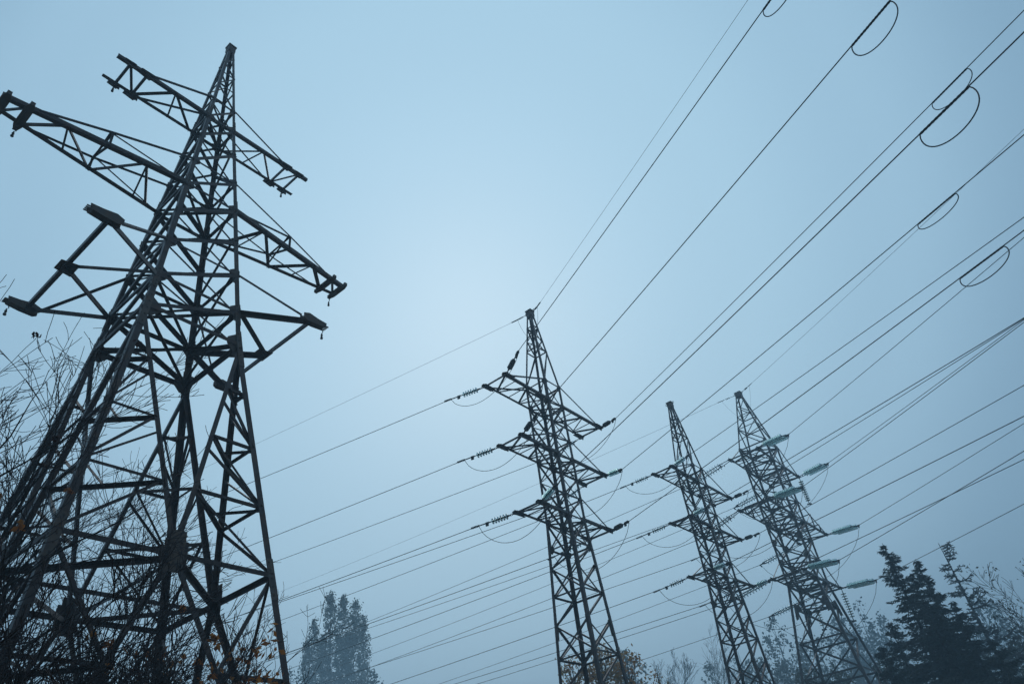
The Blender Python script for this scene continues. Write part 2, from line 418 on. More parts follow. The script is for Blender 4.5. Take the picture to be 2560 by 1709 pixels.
# bottom arms: flaring outwards, long plate beams at the two corners
for su in (-1, 1):
    a, g3, w = 5.039 * sL, 3.816 * sL, pL.w(zL3)
    P = lambda u, v, dz=0: V((su * u, v, zL3 + dz)); m = MB()
    m.bar(P(a, -g3), P(a, g3), .15, Z, off=-.02)
    for sv in (-1, 1):
        m.bar(P(w, sv * w), P(a, sv * g3), .145, Z, off=.02); m.bar(P(w, sv * w, .02), P(a, 0, .02), .15 if sv > 0 else .11, Z, off=.02)
    m.plate(P(a - .1, 0, -.03), X, Y, [(-.28, -.22), (.18, -.3), (.18, .3), (-.28, .22)], .016)
    arm = m.build('cross_arm', M['steel'], root)
    for sv, k in ((-1, 'B' if su < 0 else 'D'), (1, 'A' if su < 0 else 'C')):
        t = MB(); t.bar(pL.c(k, zT3), P(a - .35, sv * (g3 - .02), .08), .075, V((0, sv, 0))); t.build('tie_rod', M['steel'], arm)
        b = MB()
        for dy in (-.1, .1):
            b.plate(P(a, sv * g3 + dy, .03), V((su, 0, 0)), Z, [(-.34, -.08), (-.24, -.15), (.12, -.14), (.48, -.09), (.51, .08), (.2, .1), (-.14, .16), (-.34, .08)], .02)
        b.box(P(a + .06, sv * g3, -.06), X * .36, Y * .1, Z * .012)
        for q in range(4): b.tube([P(a + .46, sv * g3 - .1 + .066 * q, .0), P(a + .58, sv * g3 - .1 + .066 * q, -.01)], .022, 6)
        b.build('end_plate', M['gusset'], arm)
    shackle(arm, P(a + .42, g3 * (1 if su < 0 else -1), -.12))

# ---- the two slim wired pylons
def slim_pylon(root):
    s = .68; z = lambda q: s * q + 1.6
    zap, zT1, zL1, zT2, zL2, zT3, zL3, zW = [z(q) for q in (38.444, 30.627, 28.813, 25.771, 24.176, 21.046, 19.46, 17.555)]
    wW = 1.017 * s
    pr = Prof([(zap, .13), (zT1, .978 * s), (zW, wW), (0, wW + .052 * zW)])
    zr = lerp(zap, zT1, .22)
    lg = legs(root, pr, [(zap - .3, zT1, .1), (zT1, zL3, .13), (zL3, 0, .15)], [(zL3 - .95, .9, .15), (z(12.2), .7, .155)])
    low = [zW] + [z(q) for q in (16.25, 14.4, 12.55, 10.55, 8.5, 6.3, 4.0, 1.5)] + [.15]
    gussets(lg, pr, [zT1, zL1, zT2, zL2, zT3, zL3, zW], [.28, .34, .26, .34, .26, .34, .3])
    mid = [(zT1 + zr) / 2 + .4, lerp(zT1, zr, .78)]
    a1, a2, a3 = (zL1 + zT2) / 2, (zL2 + zT3) / 2, 0
    lev = [zr, mid[1], mid[0], zT1, zL1, a1, zT2, zL2, a2, zT3, zL3, zW]
    pan = [(lev[i], lev[i + 1], .06 if i < 3 else .075, .05) for i in range(len(lev) - 1) if i != 2]
    pan += [(low[i], low[i + 1], .085, .07) for i in (1, 3, 5, 7)]
    hor = [(zr, .08), (lev[2], .055), (zT1, .08), (zL1, .08), (zT2, .06), (zL2, .08), (zT3, .06), (zL3, .08), (zW, .07), (low[2], .075), (low[4], .075), (low[6], .075), (low[8], .075)]
    xfaces(root, pr, pan, hor, zig=[(low[1], zW, .08, 1), (low[3], low[2], .08, 1), (low[5], low[4], .08, 1), (low[7], low[6], .08, 1), (zT1, mid[1] * 0 + lev[2], .055, 1)])
    for q in (zL1, zL2, zL3):
        m = MB(); m.bar(pr.c('A', q - .04), pr.c('D', q - .04), .06, Z); m.bar(pr.c('B', q - .08), pr.c('C', q - .08), .06, Z)
        m.build('plan_bracing', M['steel'], root)
    peak_cap(root, zap + .1, .155)
    for zl, zt, a in ((zL1, zT1, 5.979), (zL2, zT2, 5.069), (zL3, zT3, 4.186)):
        for su in (-1, 1): rect_arm(root, pr, zl, zt, a * s, su, .125, .072, ext=.1, plate=.55)
    return root
SLIM = [(1.2771, 32.615, 0, .9536, 'tall slim brown lattice pylon in the middle of the view, nearest of the wired ones'),
        (10.6162, 45.1892, -.16, .9406, 'slim lattice pylon second from the right, with no wire at its peak')]
pylon_mid = slim_pylon(empty('lattice_pylon', SLIM[0][:3], SLIM[0][3], SLIM[0][4], 'pylon', 'steel lattice pylons'))
pylon_second = copy_tree(pylon_mid)
pylon_second.location = SLIM[1][:3]; pylon_second.rotation_euler.z = SLIM[1][3]; pylon_second['label'] = SLIM[1][4]

# ---- the broad hazy pylon at the right
s4 = .85
Z4 = lambda q: s4 * q + 1.6
root = empty('lattice_pylon', (20.8259, 60.2523, 0), .953, 'broad hazy lattice pylon farthest right, hung with long double strings of glass discs', 'pylon', 'steel lattice pylons')
zap, zT1, zL1, zm1, zT2, zL2, zm2, zT3, zL3, zW, zH1, zH2 = [Z4(q) for q in (40.753, 33.661, 31.33, 29.3, 27.45, 25.241, 23.331, 21.321, 19.15, 16.984, 13.932, 10.99)]
sl4 = (2.472 - 1.472) / (16.984 - 10.99)
p4 = Prof([(zap, .22), (zT1, 1.571 * s4), (zW, 1.472 * s4), (0, 1.472 * s4 + sl4 * zW)])
lg4 = legs(root, p4, [(zap - .3, zT1, .115), (zT1, zL3, .16), (zL3, 0, .2)], [(zL2 - .4, .9, .2), (zW - .2, 1.2, .22)])
gussets(lg4, p4, [zT1, zL1, zm1, zT2, zL2, zm2, zT3, zL3, zW], [.36, .5, .34, .4, .56, .5, .5, .55, .5])
lev = [zT1, zL1, zm1, zT2, zL2, zm2, zT3, zL3, zW]
pan = [(lev[i], lev[i + 1], .11, .085) for i in range(len(lev) - 1)]
zH3, zH4 = lerp(zH2, 0, .36), lerp(zH2, 0, .7)
pan += [(zW, zH1, .11, .09), (zH1, zH2, .11, .09), (zH2, zH3, .11, .09), (zH3, zH4, .11, .09), (zH4, .15, .11, .09)]
pk = [lerp(zT1, zap, t) for t in (0, .36, .58, .78, .93)]
zig = [(pk[0], pk[1], .085, 0), (pk[1], pk[2], .08, 1), (pk[2], pk[3], .075, 0), (pk[3], pk[4], .07, 1)]
hor = [(zT1, .13), (zL1, .15), (zT2, .11), (zL2, .16), (zT3, .11), (zL3, .15), (zW, .12), (zH1, .13), (zH2, .13), (zH3, .13), (zH4, .13), (pk[1], .08), (pk[2], .07)]
xfaces(root, p4, pan, hor, zig=zig)
for q in (zT1, zL1, zL2, zT3, zL3, zW):
    m = MB(); m.bar(p4.c('A', q - .06), p4.c('D', q - .06), .1, Z); m.bar(p4.c('B', q - .12), p4.c('C', q - .12), .1, Z)
    m.build('plan_bracing', M['steel'], root)
peak_cap(root, zap + .1, .26)
for zl, zt, a, in ((zL1, zT1, 5.328), (zL2, zT2, 7.502), (zL3, zT3, 5.041)):
    for su in (-1, 1):
        arm = rect_arm(root, p4, zl, zt, a * s4, su, .15, .095, ext=.25, plate=.6)
        if zl == zL2:
            w = p4.w(zl)
            for fr in (.42, .72):
                qp = MB(); u = su * lerp(w, a * s4, fr); h = lerp(zt - zl, .1, fr) * 1.12
                for sv in (-1, 1): qp.bar(V((u, sv * w, zl)), V((u, sv * w, zl + h)), .08, Y); qp.bar(V((u, sv * w, zl + h)), V((su * (w + .3) if fr < .5 else su * lerp(w, a * s4, .42), sv * w, zl + .1)), .07, Y, off=.04)
                qp.bar(V((u, -w, zl + h)), V((u, w, zl + h)), .07, X)
                qp.build('queen_post', M['steel'], arm)
# step bolts up one leg
m = MB()
for i in range(28):
    z_ = 2.5 + i * .5; c = p4.c('A', z_); m.tube([c, c + V((-.2, .02, 0))], .014, 5)
m.build('step_bolts', M['dark'], lg4['A'])

# ------------------------------------------------------------------ insulator strings, conductors, jumpers
# (direction, pylon, level, corner, attachment point, heading in degrees, string reach, height of string end, slope)
SPANS = [
('R', 'P2', 'ap', 'B', (1.47, 32.48, 27.74), 153, 0.60, 27.607, -0.0613),
('R', 'P2', 'L1', 'B', (-0.53, 28.91, 21.19), 153, 1.74, 21.402, -0.0670),
('R', 'P2', 'L2', 'B', (-0.17, 29.41, 18.04), 153, 1.75, 18.116, -0.0651),
('R', 'P2', 'L1', 'D', (4.17, 35.54, 21.19), 153, 1.71, 20.803, -0.0506),
('R', 'P2', 'L3', 'B', (0.19, 29.90, 14.83), 153, 1.75, 14.822, -0.0549),
('R', 'P2', 'L2', 'D', (3.83, 35.03, 18.04), 153, 1.68, 17.551, -0.0703),
('R', 'P2', 'L3', 'D', (3.48, 34.54, 14.83), 153, 1.73, 14.584, -0.0588),
('R', 'P3', 'L1', 'B', (8.76, 41.51, 21.04), 152, 1.84, 20.852, -0.0830),
('R', 'P3', 'L2', 'B', (9.13, 42.01, 17.88), 152, 1.84, 17.677, -0.0817),
('R', 'P3', 'L1', 'D', (13.55, 48.08, 21.04), 152, 1.83, 20.777, -0.0598),
('R', 'P3', 'L2', 'D', (13.20, 47.57, 17.88), 152, 1.83, 17.607, -0.0506),
('R', 'P3', 'L3', 'B', (9.49, 42.48, 14.68), 152, 1.83, 14.429, -0.0724),
('R', 'P3', 'L3', 'D', (12.85, 47.08, 14.68), 152, 1.84, 14.463, -0.0493),
('R', 'P4', 'ap', 'B', (21.07, 60.08, 36.24), 160, 1.45, 36.120, -0.0913),
('R', 'P4', 'L1', 'B', (19.28, 55.79, 28.23), 160, 4.07, 27.187, -0.0531),
('R', 'P4', 'L1', 'D', (24.53, 63.18, 28.23), 160, 4.14, 27.506, -0.0494),
('R', 'P4', 'L2', 'B', (18.19, 54.31, 23.05), 160, 4.09, 22.110, -0.0386),
('R', 'P4', 'L2', 'D', (25.57, 64.70, 23.05), 160, 4.11, 22.211, -0.0327),
('R', 'P4', 'L3', 'B', (19.37, 56.03, 17.88), 160, 4.11, 17.004, -0.0247),
('R', 'P4', 'L3', 'D', (24.34, 63.01, 17.88), 160, 4.13, 17.127, -0.0283),
('L', 'P2', 'ap', 'A', (1.08, 32.75, 27.74), -67, 0.62, 27.676, -0.0567),
('L', 'P2', 'L1', 'A', (-1.62, 29.69, 21.19), -67, 1.98, 21.273, -0.0196),
('L', 'P2', 'L2', 'A', (-1.27, 30.20, 18.04), -67, 1.98, 18.043, -0.0349),
('L', 'P2', 'L3', 'A', (-0.93, 30.69, 14.83), -67, 1.98, 14.819, -0.0436),
('L', 'P2', 'L1', 'C', (3.08, 36.32, 21.19), -67, 1.90, 20.650, -0.0320),
('L', 'P2', 'L2', 'C', (2.72, 35.82, 18.04), -67, 1.88, 17.417, -0.0254),
('L', 'P2', 'L3', 'C', (2.36, 35.33, 14.83), -67, 1.96, 14.537, -0.0554),
('L', 'P3', 'L1', 'A', (7.68, 42.30, 21.04), -63, 2.00, 20.955, -0.0362),
('L', 'P3', 'L2', 'A', (8.04, 42.80, 17.88), -63, 1.99, 17.724, -0.0515),
('L', 'P3', 'L3', 'A', (8.38, 43.30, 14.68), -63, 1.99, 14.476, -0.0524),
('L', 'P3', 'L1', 'C', (12.47, 48.87, 21.04), -63, 2.00, 20.906, -0.0269),
('L', 'P3', 'L2', 'C', (12.10, 48.37, 17.88), -63, 1.99, 17.668, -0.0332),
('L', 'P3', 'L3', 'C', (11.74, 47.89, 14.68), -63, 1.99, 14.459, -0.0372),
('L', 'P4', 'ap', 'A', (20.58, 60.42, 36.24), -58, 1.45, 36.291, -0.0190),
('L', 'P4', 'L1', 'A', (17.12, 57.33, 28.23), -58, 4.03, 27.488, -0.0441),
('L', 'P4', 'L2', 'A', (16.08, 55.80, 23.05), -58, 3.96, 21.974, -0.0440),
('L', 'P4', 'L3', 'A', (17.32, 57.49, 17.88), -58, 4.04, 17.163, -0.0231),
('L', 'P4', 'L1', 'C', (22.37, 64.71, 28.23), -58, 4.07, 27.698, -0.0511),
('L', 'P4', 'L2', 'C', (23.47, 66.20, 23.05), -58, 4.05, 22.420, -0.0551),
('L', 'P4', 'L3', 'C', (22.28, 64.48, 17.88), -58, 4.07, 17.358, -0.0451)]
def lathe(m, prof, n=14):
    b = len(m.v); k = len(prof)
    for x, r in prof:
        for j in range(n):
            a = 2 * math.pi * j / n; m.v.append(V((x, r * math.cos(a), r * math.sin(a))))
    for i in range(k - 1):
        for j in range(n):
            l = (j + 1) % n; m.f.append((b + i * n + j, b + (i + 1) * n + j, b + (i + 1) * n + l, b + i * n + l))
    return m
def disc_mesh(R, n=14):
    m = MB(); lathe(m, [(0, .03), (.012, R * .55), (.03, R * .93), (.042, R), (.05, R * .96), (.04, R * .8), (.052, R * .72), (.04, R * .5), (.05, R * .4), (.03, .03)], n); return m
def rings(m, x0, n, d, r, y=0):
    for i in range(n):
        c = V((x0 + i * d, y, 0)); h = d * .62
        q = [c + V((h * math.cos(a), (r if i % 2 else 0) * math.sin(a), (0 if i % 2 else r) * math.sin(a))) for a in [k * math.pi / 4 for k in range(9)]]
        m.tube(q, .014, 4, cap=False)
def single_string(name, kind, length, spiral):
    """tension string along +X, 0 .. length"""
    root = empty(name)
    m = MB(); rings(m, .08, 3, .1, .045); m.tube([V((.3, 0, 0)), V((.42, 0, 0))], [.03, .045], 8); m.build('link', M['dark'], root)
    x0 = .42
    if kind == 'glass':
        n, pit = 6, .146
        r = MB(); pr = []
        for i in range(n): pr += [(x0 + i * pit, .03), (x0 + i * pit + .012, .05), (x0 + i * pit + .06, .052), (x0 + i * pit + .075, .026), (x0 + (i + 1) * pit - .004, .024)]
        lathe(r, pr, 8).build('cap_rod', M['dark'], root, True)
        for i in range(n):
            d = disc_mesh(.15).build('glass_disc', M['glass'], root, True); d.location = (x0 + i * pit + .05, 0, 0)
        x1 = x0 + n * pit
    else:
        r = MB(); pr = [(x0, .03), (x0 + .06, .10)]
        for i in range(10): pr += [(x0 + .08 + i * .055, .125), (x0 + .105 + i * .055, .105)]
        pr += [(x0 + .66, .09), (x0 + .70, .03)]
        lathe(r, pr, 12).build('shed_body', M['brown'], root); x1 = x0 + .72
    c = MB(); c.tube([V((x1, 0, 0)), V((x1 + .16, 0, 0))], .028, 6); rings(c, x1 + .18, 2, .08, .04)
    c.box(V((x1 + .26, 0, -.05)), X * .07, Y * .03, Z * .09); c.tube([V((x1 + .2, 0, 0)), V((length, 0, 0))], .03, 6)
    c.build('end_clamp', M['dark'], root)
    s_ = MB()
    if spiral:
        for i in range(6): lathe(s_, [(length - .02 + i * .075, .02), (length + i * .075 + .01, .055), (length + i * .075 + .035, .055), (length + i * .075 + .05, .02)], 6)
    else: lathe(s_, [(length - .36, .03), (length - .34, .07), (length - .1, .075), (length - .06, .03)], 8)
    s_.build('wrap', M['dark'], root)
    return root
def double_string(name, length, link):
    root = empty(name)
    m = MB()
    for y in (-.27, .27):
        m.tube([V((0, y * .5, 0)), V((link, y, 0))], .032, 6); m.box(V((link * .75, y, -.06)), X * .03, Y * .02, Z * .07)
    m.box(V((link, 0, 0)), X * .04, Y * .32, Z * .025); m.build('link', M['dark'], root)
    x0 = link + .05; n = 10; pit = (length - link - .55) / n
    r = MB()
    for y in (-.27, .27): r.tube([V((x0, y, 0)), V((x0 + n * pit, y, 0))], .04, 6)
    r.build('cap_rod', M['dark'], root)
    for y in (-.27, .27):
        for i in range(n):
            d = bpy.data.objects.new('glass_disc', DISC); C.objects.link(d); d.parent = root; d.location = (x0 + i * pit + .02, y, 0)
    x1 = x0 + n * pit; c = MB()
    c.prism([V((x1, -.32, -.02)), V((x1, .32, -.02)), V((x1 + .1, .32, -.02)), V((x1 + .42, .03, -.02)), V((x1 + .42, -.03, -.02)), V((x1 + .1, -.32, -.02))], Z * .04)
    c.tube([V((x1 + .36, 0, 0)), V((length + .1, 0, 0))], .05, 6); c.box(V((length - .02, 0, -.1)), X * .05, Y * .03, Z * .12)
    c.build('yoke', M['dark'], root)
    return root
tmp = disc_mesh(.225, 12); o = tmp.build('glass_disc', M['glass'], None, True); DISC = o.data; bpy.data.objects.remove(o)
DARK = {('P2', 'L1', 'B'), ('P2', 'L2', 'B'), ('P2', 'L1', 'D'), ('P2', 'L3', 'D'), ('P3', 'L1', 'D'), ('P3', 'L2', 'D')}
TW = {'P2': 'middle pylon', 'P3': 'second pylon from right', 'P4': 'hazy rightmost pylon'}
LV = {'L1': 'top', 'L2': 'middle', 'L3': 'bottom'}
SD = {'A': 'left', 'B': 'left', 'C': 'right', 'D': 'right'}
protos = {}
def get_string(kind, T, d):
    key = (kind, T, d)
    if key not in protos:
        if T == 'P4': protos[key] = double_string('insulator_string', 4.15, 1.15 if d == 'R' else .95); return protos[key]
        protos[key] = single_string('insulator_string', kind, {('P2', 'R'): 1.75, ('P2', 'L'): 1.98, ('P3', 'R'): 1.86, ('P3', 'L'): 2.0}[T, d], d == 'L'); return protos[key]
    return copy_tree(protos[key])
def orient(o, p, q):
    x = (q - p).normalized(); y = Z.cross(x).normalized(); z = x.cross(y)
    o.matrix_world = Matrix.Translation(p) @ Matrix((x, y, z)).transposed().to_4x4()
RAD = {'P2': .0165, 'P3': .0185, 'P4': .022}
SAG = {('L1', 'B'): .5, ('L2', 'B'): .6, ('L1', 'D'): .45, ('L3', 'B'): .58, ('L2', 'D'): .3, ('L3', 'D'): .38}
LOOPS = {('P2', 'L1', 'B'): (19.70, 20.95), ('P2', 'L2', 'B'): (21.06, 22.28), ('P2', 'L1', 'D'): (22.83, 24.15), ('P2', 'L3', 'B'): (21.18, 22.48), ('P2', 'L2', 'D'): (20.37, 21.71), ('P2', 'L3', 'D'): (20.49, 21.86)}
ends = {}
for d, T, l, c, p, ph, ts, zs, a in SPANS:
    p = V(p); h = V((math.sin(math.radians(ph)), math.cos(math.radians(ph)), 0))
    e = p + h * ts; e.z = zs; ends[d, T, l, c] = e
    way = 'towards the lower left' if d == 'L' else 'towards the upper right'
    earth = l == 'ap'
    W_ = lambda t: V((p.x + h.x * t, p.y + h.y * t, zs + a * (t - ts) + .0004 * (t - ts) ** 2))
    if earth:
        s_ = MB(); s_.tube([p, p.lerp(e, .45)], .022, 5); k = 4 if T == 'P2' else 3
        for i in range(k): s_.tube([p.lerp(e, .45 + .1 * i), p.lerp(e, .5 + .1 * i)], .05 if T == 'P2' else .07, 6)
        s_.tube([p.lerp(e, .8), W_(ts + .4)], .035, 5)
        cl = s_.build('earth_wire_clamp', M['dark']); tag(cl, f'dark earth wire clamp at the peak of the {TW[T]}, {way}', 'clamp', 'earth wire clamps')
        ends[d, T, l, c] = e
    else:
        kind = 'brown' if (T, l, c) in DARK else 'glass'
        st = get_string(kind, T, d); orient(st, p, e)
        what = {'glass': 'glass disc insulator string', 'brown': 'stubby dark insulator string'}[kind]
        if T == 'P4': what = 'double glass insulator string'
        tag(st, f'{what}, {LV[l]} {SD[c]} arm of the {TW[T]}, pulling {"left" if d == "L" else "right"}', 'insulator', 'insulator strings on the pylons')
    tend = 150 if d == 'L' else 95
    n = 40; pts = [W_(lerp(ts, tend, (i / n) ** 1.5)) for i in range(n + 1)]
    wm = MB(); wm.tube(pts, {'P2': .008, 'P4': .013}[T] if earth else RAD[T], 5)
    w = wm.build('power_line', M['wire'])
    if earth: lab = f'thin earth wire from the peak of the {TW[T]} {way}'
    else: lab = f'power line from {LV[l]} {SD[c]} arm of the {TW[T]} {way}'
    if (T, l, c) in LOOPS and d == 'R': lab = f'looped power line from {LV[l]} {SD[c]} arm of the {TW[T]} {way}'
    tag(w, lab, 'power line', 'overhead wires')
    if (T, l, c) in LOOPS and d == 'R':
        t0, t1 = LOOPS[T, l, c]; q0, q1 = W_(t0), W_(t1); L = (q1 - q0).length; ax = (q1 - q0).normalized(); dn = V((0, 0, -1))
        lp = MB(); cp_ = []
        for i in range(29):     # drooping loop that bulges past its two clamps
            s = i / 28; an = math.pi * s
            x = L / 2 - math.cos(an) * L * (.5 + .14 * math.sin(an) ** .6); cp_.append(q0 + ax * x + dn * (math.sin(an) ** .85 * L * SAG[l, c]))
        lp.tube(cp_, .016, 5); lp.build('damper_loop', M['wire'], w)
        wr = MB(); k = 26; wr.tube([q0.lerp(q1, i / k) + dn * .012 for i in range(k + 1)], [.026 + .007 * (i % 2) for i in range(k + 1)], 6); wr.build('wire_wrap', M['dark'], w)
# jumper cables hang from string end to string end under every arm
def jumper(p, q, sag, r, label, n=22, mid=None):
    m = MB(); pts = []
    for i in range(n + 1):
        t = i / n; b = p.lerp(q, t); pts.append(b - Z * sag * (4 * t * (1 - t)) ** .75)
    m.tube(pts, r, 5); return tag(m.build('jumper_cable', M['wire']), label, 'cable', 'jumper cables under the arms')
for T in ('P2', 'P3', 'P4'):
    for l in ('L1', 'L2', 'L3'):
        for su, (ka, kb) in (('left', 'AB'), ('right', 'CD')):
            p, q = ends['L', T, l, ka], ends['R', T, l, kb]
            sag = {'P2': 1.25, 'P3': 1.25, 'P4': 2.9}[T] + {'L1': 0, 'L2': .12, 'L3': .22}[l]
            jumper(p - Z * .06, q - Z * .06, sag, {'P2': .013, 'P3': .014, 'P4': .017}[T], f'slack jumper cable looping under the {LV[l]} {su} arm of the {TW[T]}')
for T in ('P2', 'P4'):
    for d, c in (('L', 'A'), ('R', 'B')):
        e = ends[d, T, 'ap', c]; b = {'P2': pylon_mid, 'P4': root}[T]; top = b.matrix_basis.translation
        hh = e.z - (1.55 if T == 'P2' else 2.4); q = V((top.x, top.y, hh)).lerp(V((e.x, e.y, hh)), .3)
        jumper(e, q, .35, .008, f'thin slack wire at the peak of the {TW[T]}, {"left" if d == "L" else "right"} side', n=12)
# hanging strings that hold the long jumpers off the hazy pylon
def hang(p, length, label):
    r_ = empty('suspension_string', p); m = MB(); m.tube([V((0, 0, 0)), V((0, 0, -length))], .035, 6); m.build('cap_rod', M['dark'], r_)
    n = 10
    for i in range(n):
        o = bpy.data.objects.new('glass_disc', DISC); C.objects.link(o); o.parent = r_; o.location = (0, 0, -.3 - i * (length - .5) / n); o.rotation_euler = (0, math.pi / 2, 0)
    c_ = MB(); c_.box(V((0, 0, -length)), X * .2, Y * .04, Z * .06); c_.build('clamp', M['dark'], r_)
    tag(r_, label, 'insulator', 'hanging strings holding the jumpers')
for l in ('L1', 'L2', 'L3'):
    pc = [V(s[4]) for s in SPANS if s[1] == 'P4' and s[2] == l and s[3] == 'C'][0]; pd = [V(s[4]) for s in SPANS if s[1] == 'P4' and s[2] == l and s[3] == 'D'][0]
    if l == 'L2': continue
    for q, nm in ((pd, 'near'), (pc, 'far')):
        hang(q - Z * .12, 2.55, f'hanging insulator string, {nm} corner of the {LV[l]} right arm, {TW["P4"]}')

# ------------------------------------------------------------------ trees
def polar(az, dist): return V((dist * math.sin(math.radians(az)), dist * math.cos(math.radians(az)), 0))
def htop(el, dist): return dist * math.tan(math.radians(el)) + 1.6
def rvec(r): return V((r.gauss(0, 1), r.gauss(0, 1), r.gauss(0, 1))).normalized()
def grow(ms, p, d, L, r, lv, rng, o):
    """one limb and its side shoots; ms = [trunk, branches, twigs]"""
    bend = rvec(rng) if lv else V((0, 0, 0)); n = max(3, min(9, int(L / o['seg']) + 2)); pts = [p.copy()]; rad = [r]; step = L / n; dirs = []
    for i in range(n):
        d = (d + bend * .11 + rvec(rng) * o['wob'] + Z * (o['up'] if lv else .05)).normalized(); dirs.append(d)
        pts.append(pts[-1] + d * step); rad.append(max(o['rmin'], r * (1 - .8 * (i + 1) / n)))
    ms[min(lv, 2)].tube(pts, rad, 6 if lv == 0 else (4 if lv == 1 else 3), cap=False)
    if lv >= o['lv']: o['tips'].append(pts[-1]); return
    kids = o['kids'][lv]
    for k in range(kids):
        t = rng.uniform(o['lo'][lv], 1.0) ** .9; i = min(n - 1, int(t * n)); b = pts[i].lerp(pts[i + 1], t * n - i if t < 1 else 1)
        side = rvec(rng); side = (side - dirs[i] * side.dot(dirs[i])).normalized()
        an = math.radians(rng.uniform(*o['ang']))
        nd = dirs[i] * math.cos(an) + side * math.sin(an)
        ln = L * rng.uniform(*o['len'][lv]) * (1.15 - .55 * t)
        grow(ms, b, nd, ln, max(o['rmin'], rad[i] * rng.uniform(.38, .6)), lv + 1, rng, o)
def bare_tree(az, dist, h, seed, label, leaves=0, lmat='oak', lsize=.05, stems=1, lean=(0, 0), kids=(10, 8, 5, 3), name='bare_tree', group='bare trees and saplings', lclump=.08, ang=(22, 52), rmin=.005, seg=.35, r0=None, lv=3, cat='tree', lhigh=0):
    rng = random.Random(seed); root = empty(name, polar(az, dist), rng.uniform(0, 6), label, cat, group)
    tb = MB(); ms = [tb, tb, MB()]; o = dict(seg=seg, wob=.17, up=.085, rmin=rmin, lv=lv, kids=list(kids) + [3], lo=[.18, .12, .1, .1, .1], ang=ang, len=[(.42, .7), (.38, .65), (.3, .6), (.3, .5)], tips=[])
    for s in range(stems):
        d = (Z + V((lean[0], lean[1], 0)) + rvec(rng) * (.12 if stems == 1 else .32)).normalized()
        grow(ms, V((rng.uniform(-.25, .25), rng.uniform(-.25, .25), -.05)) * (stems > 1), d, h * .8 * rng.uniform(.8, 1) if stems > 1 else h * .85, r0 or h * .011, 0, rng, o)
    tb.build('trunk', M['bark'], root); ms[2].build('twigs', M['twig'], root)
    if leaves:
        lf = MB(); tips = [t for t in o['tips'] if t.z > lhigh] or o['tips']
        cs = rng.sample(tips, max(1, min(len(tips), leaves // 9)))
        for i in range(leaves):
            c = rng.choice(cs) + rvec(rng) * lclump * rng.random(); a = rvec(rng); b = a.cross(rvec(rng)).normalized(); z = lsize * rng.uniform(.6, 1.2)
            lf.leaf(c, a * z, b * z * .55)
        lf.build('leaves', M[lmat], root)
    return root
NEAR = [
 (-51, 9.5, 9.8, 11, 'bare dark tree at the far left edge, tips reaching the left pylon arm', dict(lean=(.18, 0))),
 (-46, 11, 8.2, 12, 'bare reddish tree left of the pylon legs with clusters of brown seeds', dict(leaves=110, lmat='berry', lsize=.05, lean=(.12, 0), lhigh=4)),
 (-41, 14.5, 8.8, 13, 'bare tree just left of the left pylon, twigs crossing its outer leg', dict(lean=(.12, .05), leaves=60, lsize=.055)),
 (-37.5, 11.5, 6.4, 14, 'low bare tree in front of the left pylon base, thick limbs slanting right', dict(lean=(.35, 0), leaves=40, lsize=.06)),
 (-35, 20.5, 10.4, 15, 'tall bare tree standing behind the left pylon base', dict()),
 (-31.5, 13.5, 6.8, 16, 'bare bushy tree with many stems inside the left pylon base', dict(stems=5, kids=(8, 7, 5, 2))),
 (-29.5, 22.5, 11.4, 17, 'slender bare tree behind the left pylon, tips between its lower struts', dict()),
 (-27, 12.5, 5.4, 18, 'small bare thicket tree below the left pylon, hung with a few brown leaves', dict(stems=6, kids=(8, 7, 5, 2), leaves=260, lsize=.065)),
 (-24.5, 19, 8.0, 19, 'bare sapling clump by the right leg of the left pylon', dict(stems=4, kids=(8, 7, 5, 2))),
 (-24.6, 13.5, 5.6, 20, 'young oak with orange brown leaves at the foot of the left pylon', dict(stems=3, leaves=1500, lmat='oak', lsize=.07, lclump=.35, kids=(8, 7, 5, 2))),
 (-19.3, 17.5, 5.9, 21, 'thin bare sapling right of the left pylon, in front of the poplar', dict(stems=3, kids=(5, 4, 3, 1), ang=(15, 35))),
 (-33.5, 16.5, 6.6, 24, 'bare twiggy tree in the middle of the left pylon base', dict(leaves=50, lsize=.055, stems=4, kids=(8, 7, 5, 2))),
 (-27.8, 15.5, 6.2, 25, 'bare forked sapling beside the big plate of the left pylon', dict(stems=3, kids=(8, 7, 5, 2), leaves=30, lsize=.06)),
 (-40, 12.5, 6.2, 26, 'dense bare shrub at the outer foot of the left pylon', dict(stems=5, kids=(8, 7, 5, 2))),
 (-36.2, 14, 5.2, 27, 'low tangled bare shrub under the lowest strut of the left pylon', dict(stems=6, kids=(8, 7, 5, 2))),
 (-25.5, 13.5, 4.6, 28, 'low bare bush with upright shoots at the bottom edge, below the left pylon', dict(stems=6, kids=(8, 7, 5, 2), ang=(15, 40))),
 (-43, 19, 9.4, 22, 'bare tree behind the outer left pylon leg', dict(lean=(.1, 0))),
 (-38.5, 9, 5.0, 23, 'spreading bare shrub nearest to the viewer at bottom left', dict(stems=6, kids=(8, 7, 5, 2), leaves=60, lsize=.06)),
]
for az, dist, h, seed, lab, kw in NEAR: bare_tree(az, dist, h, seed, lab, **kw)

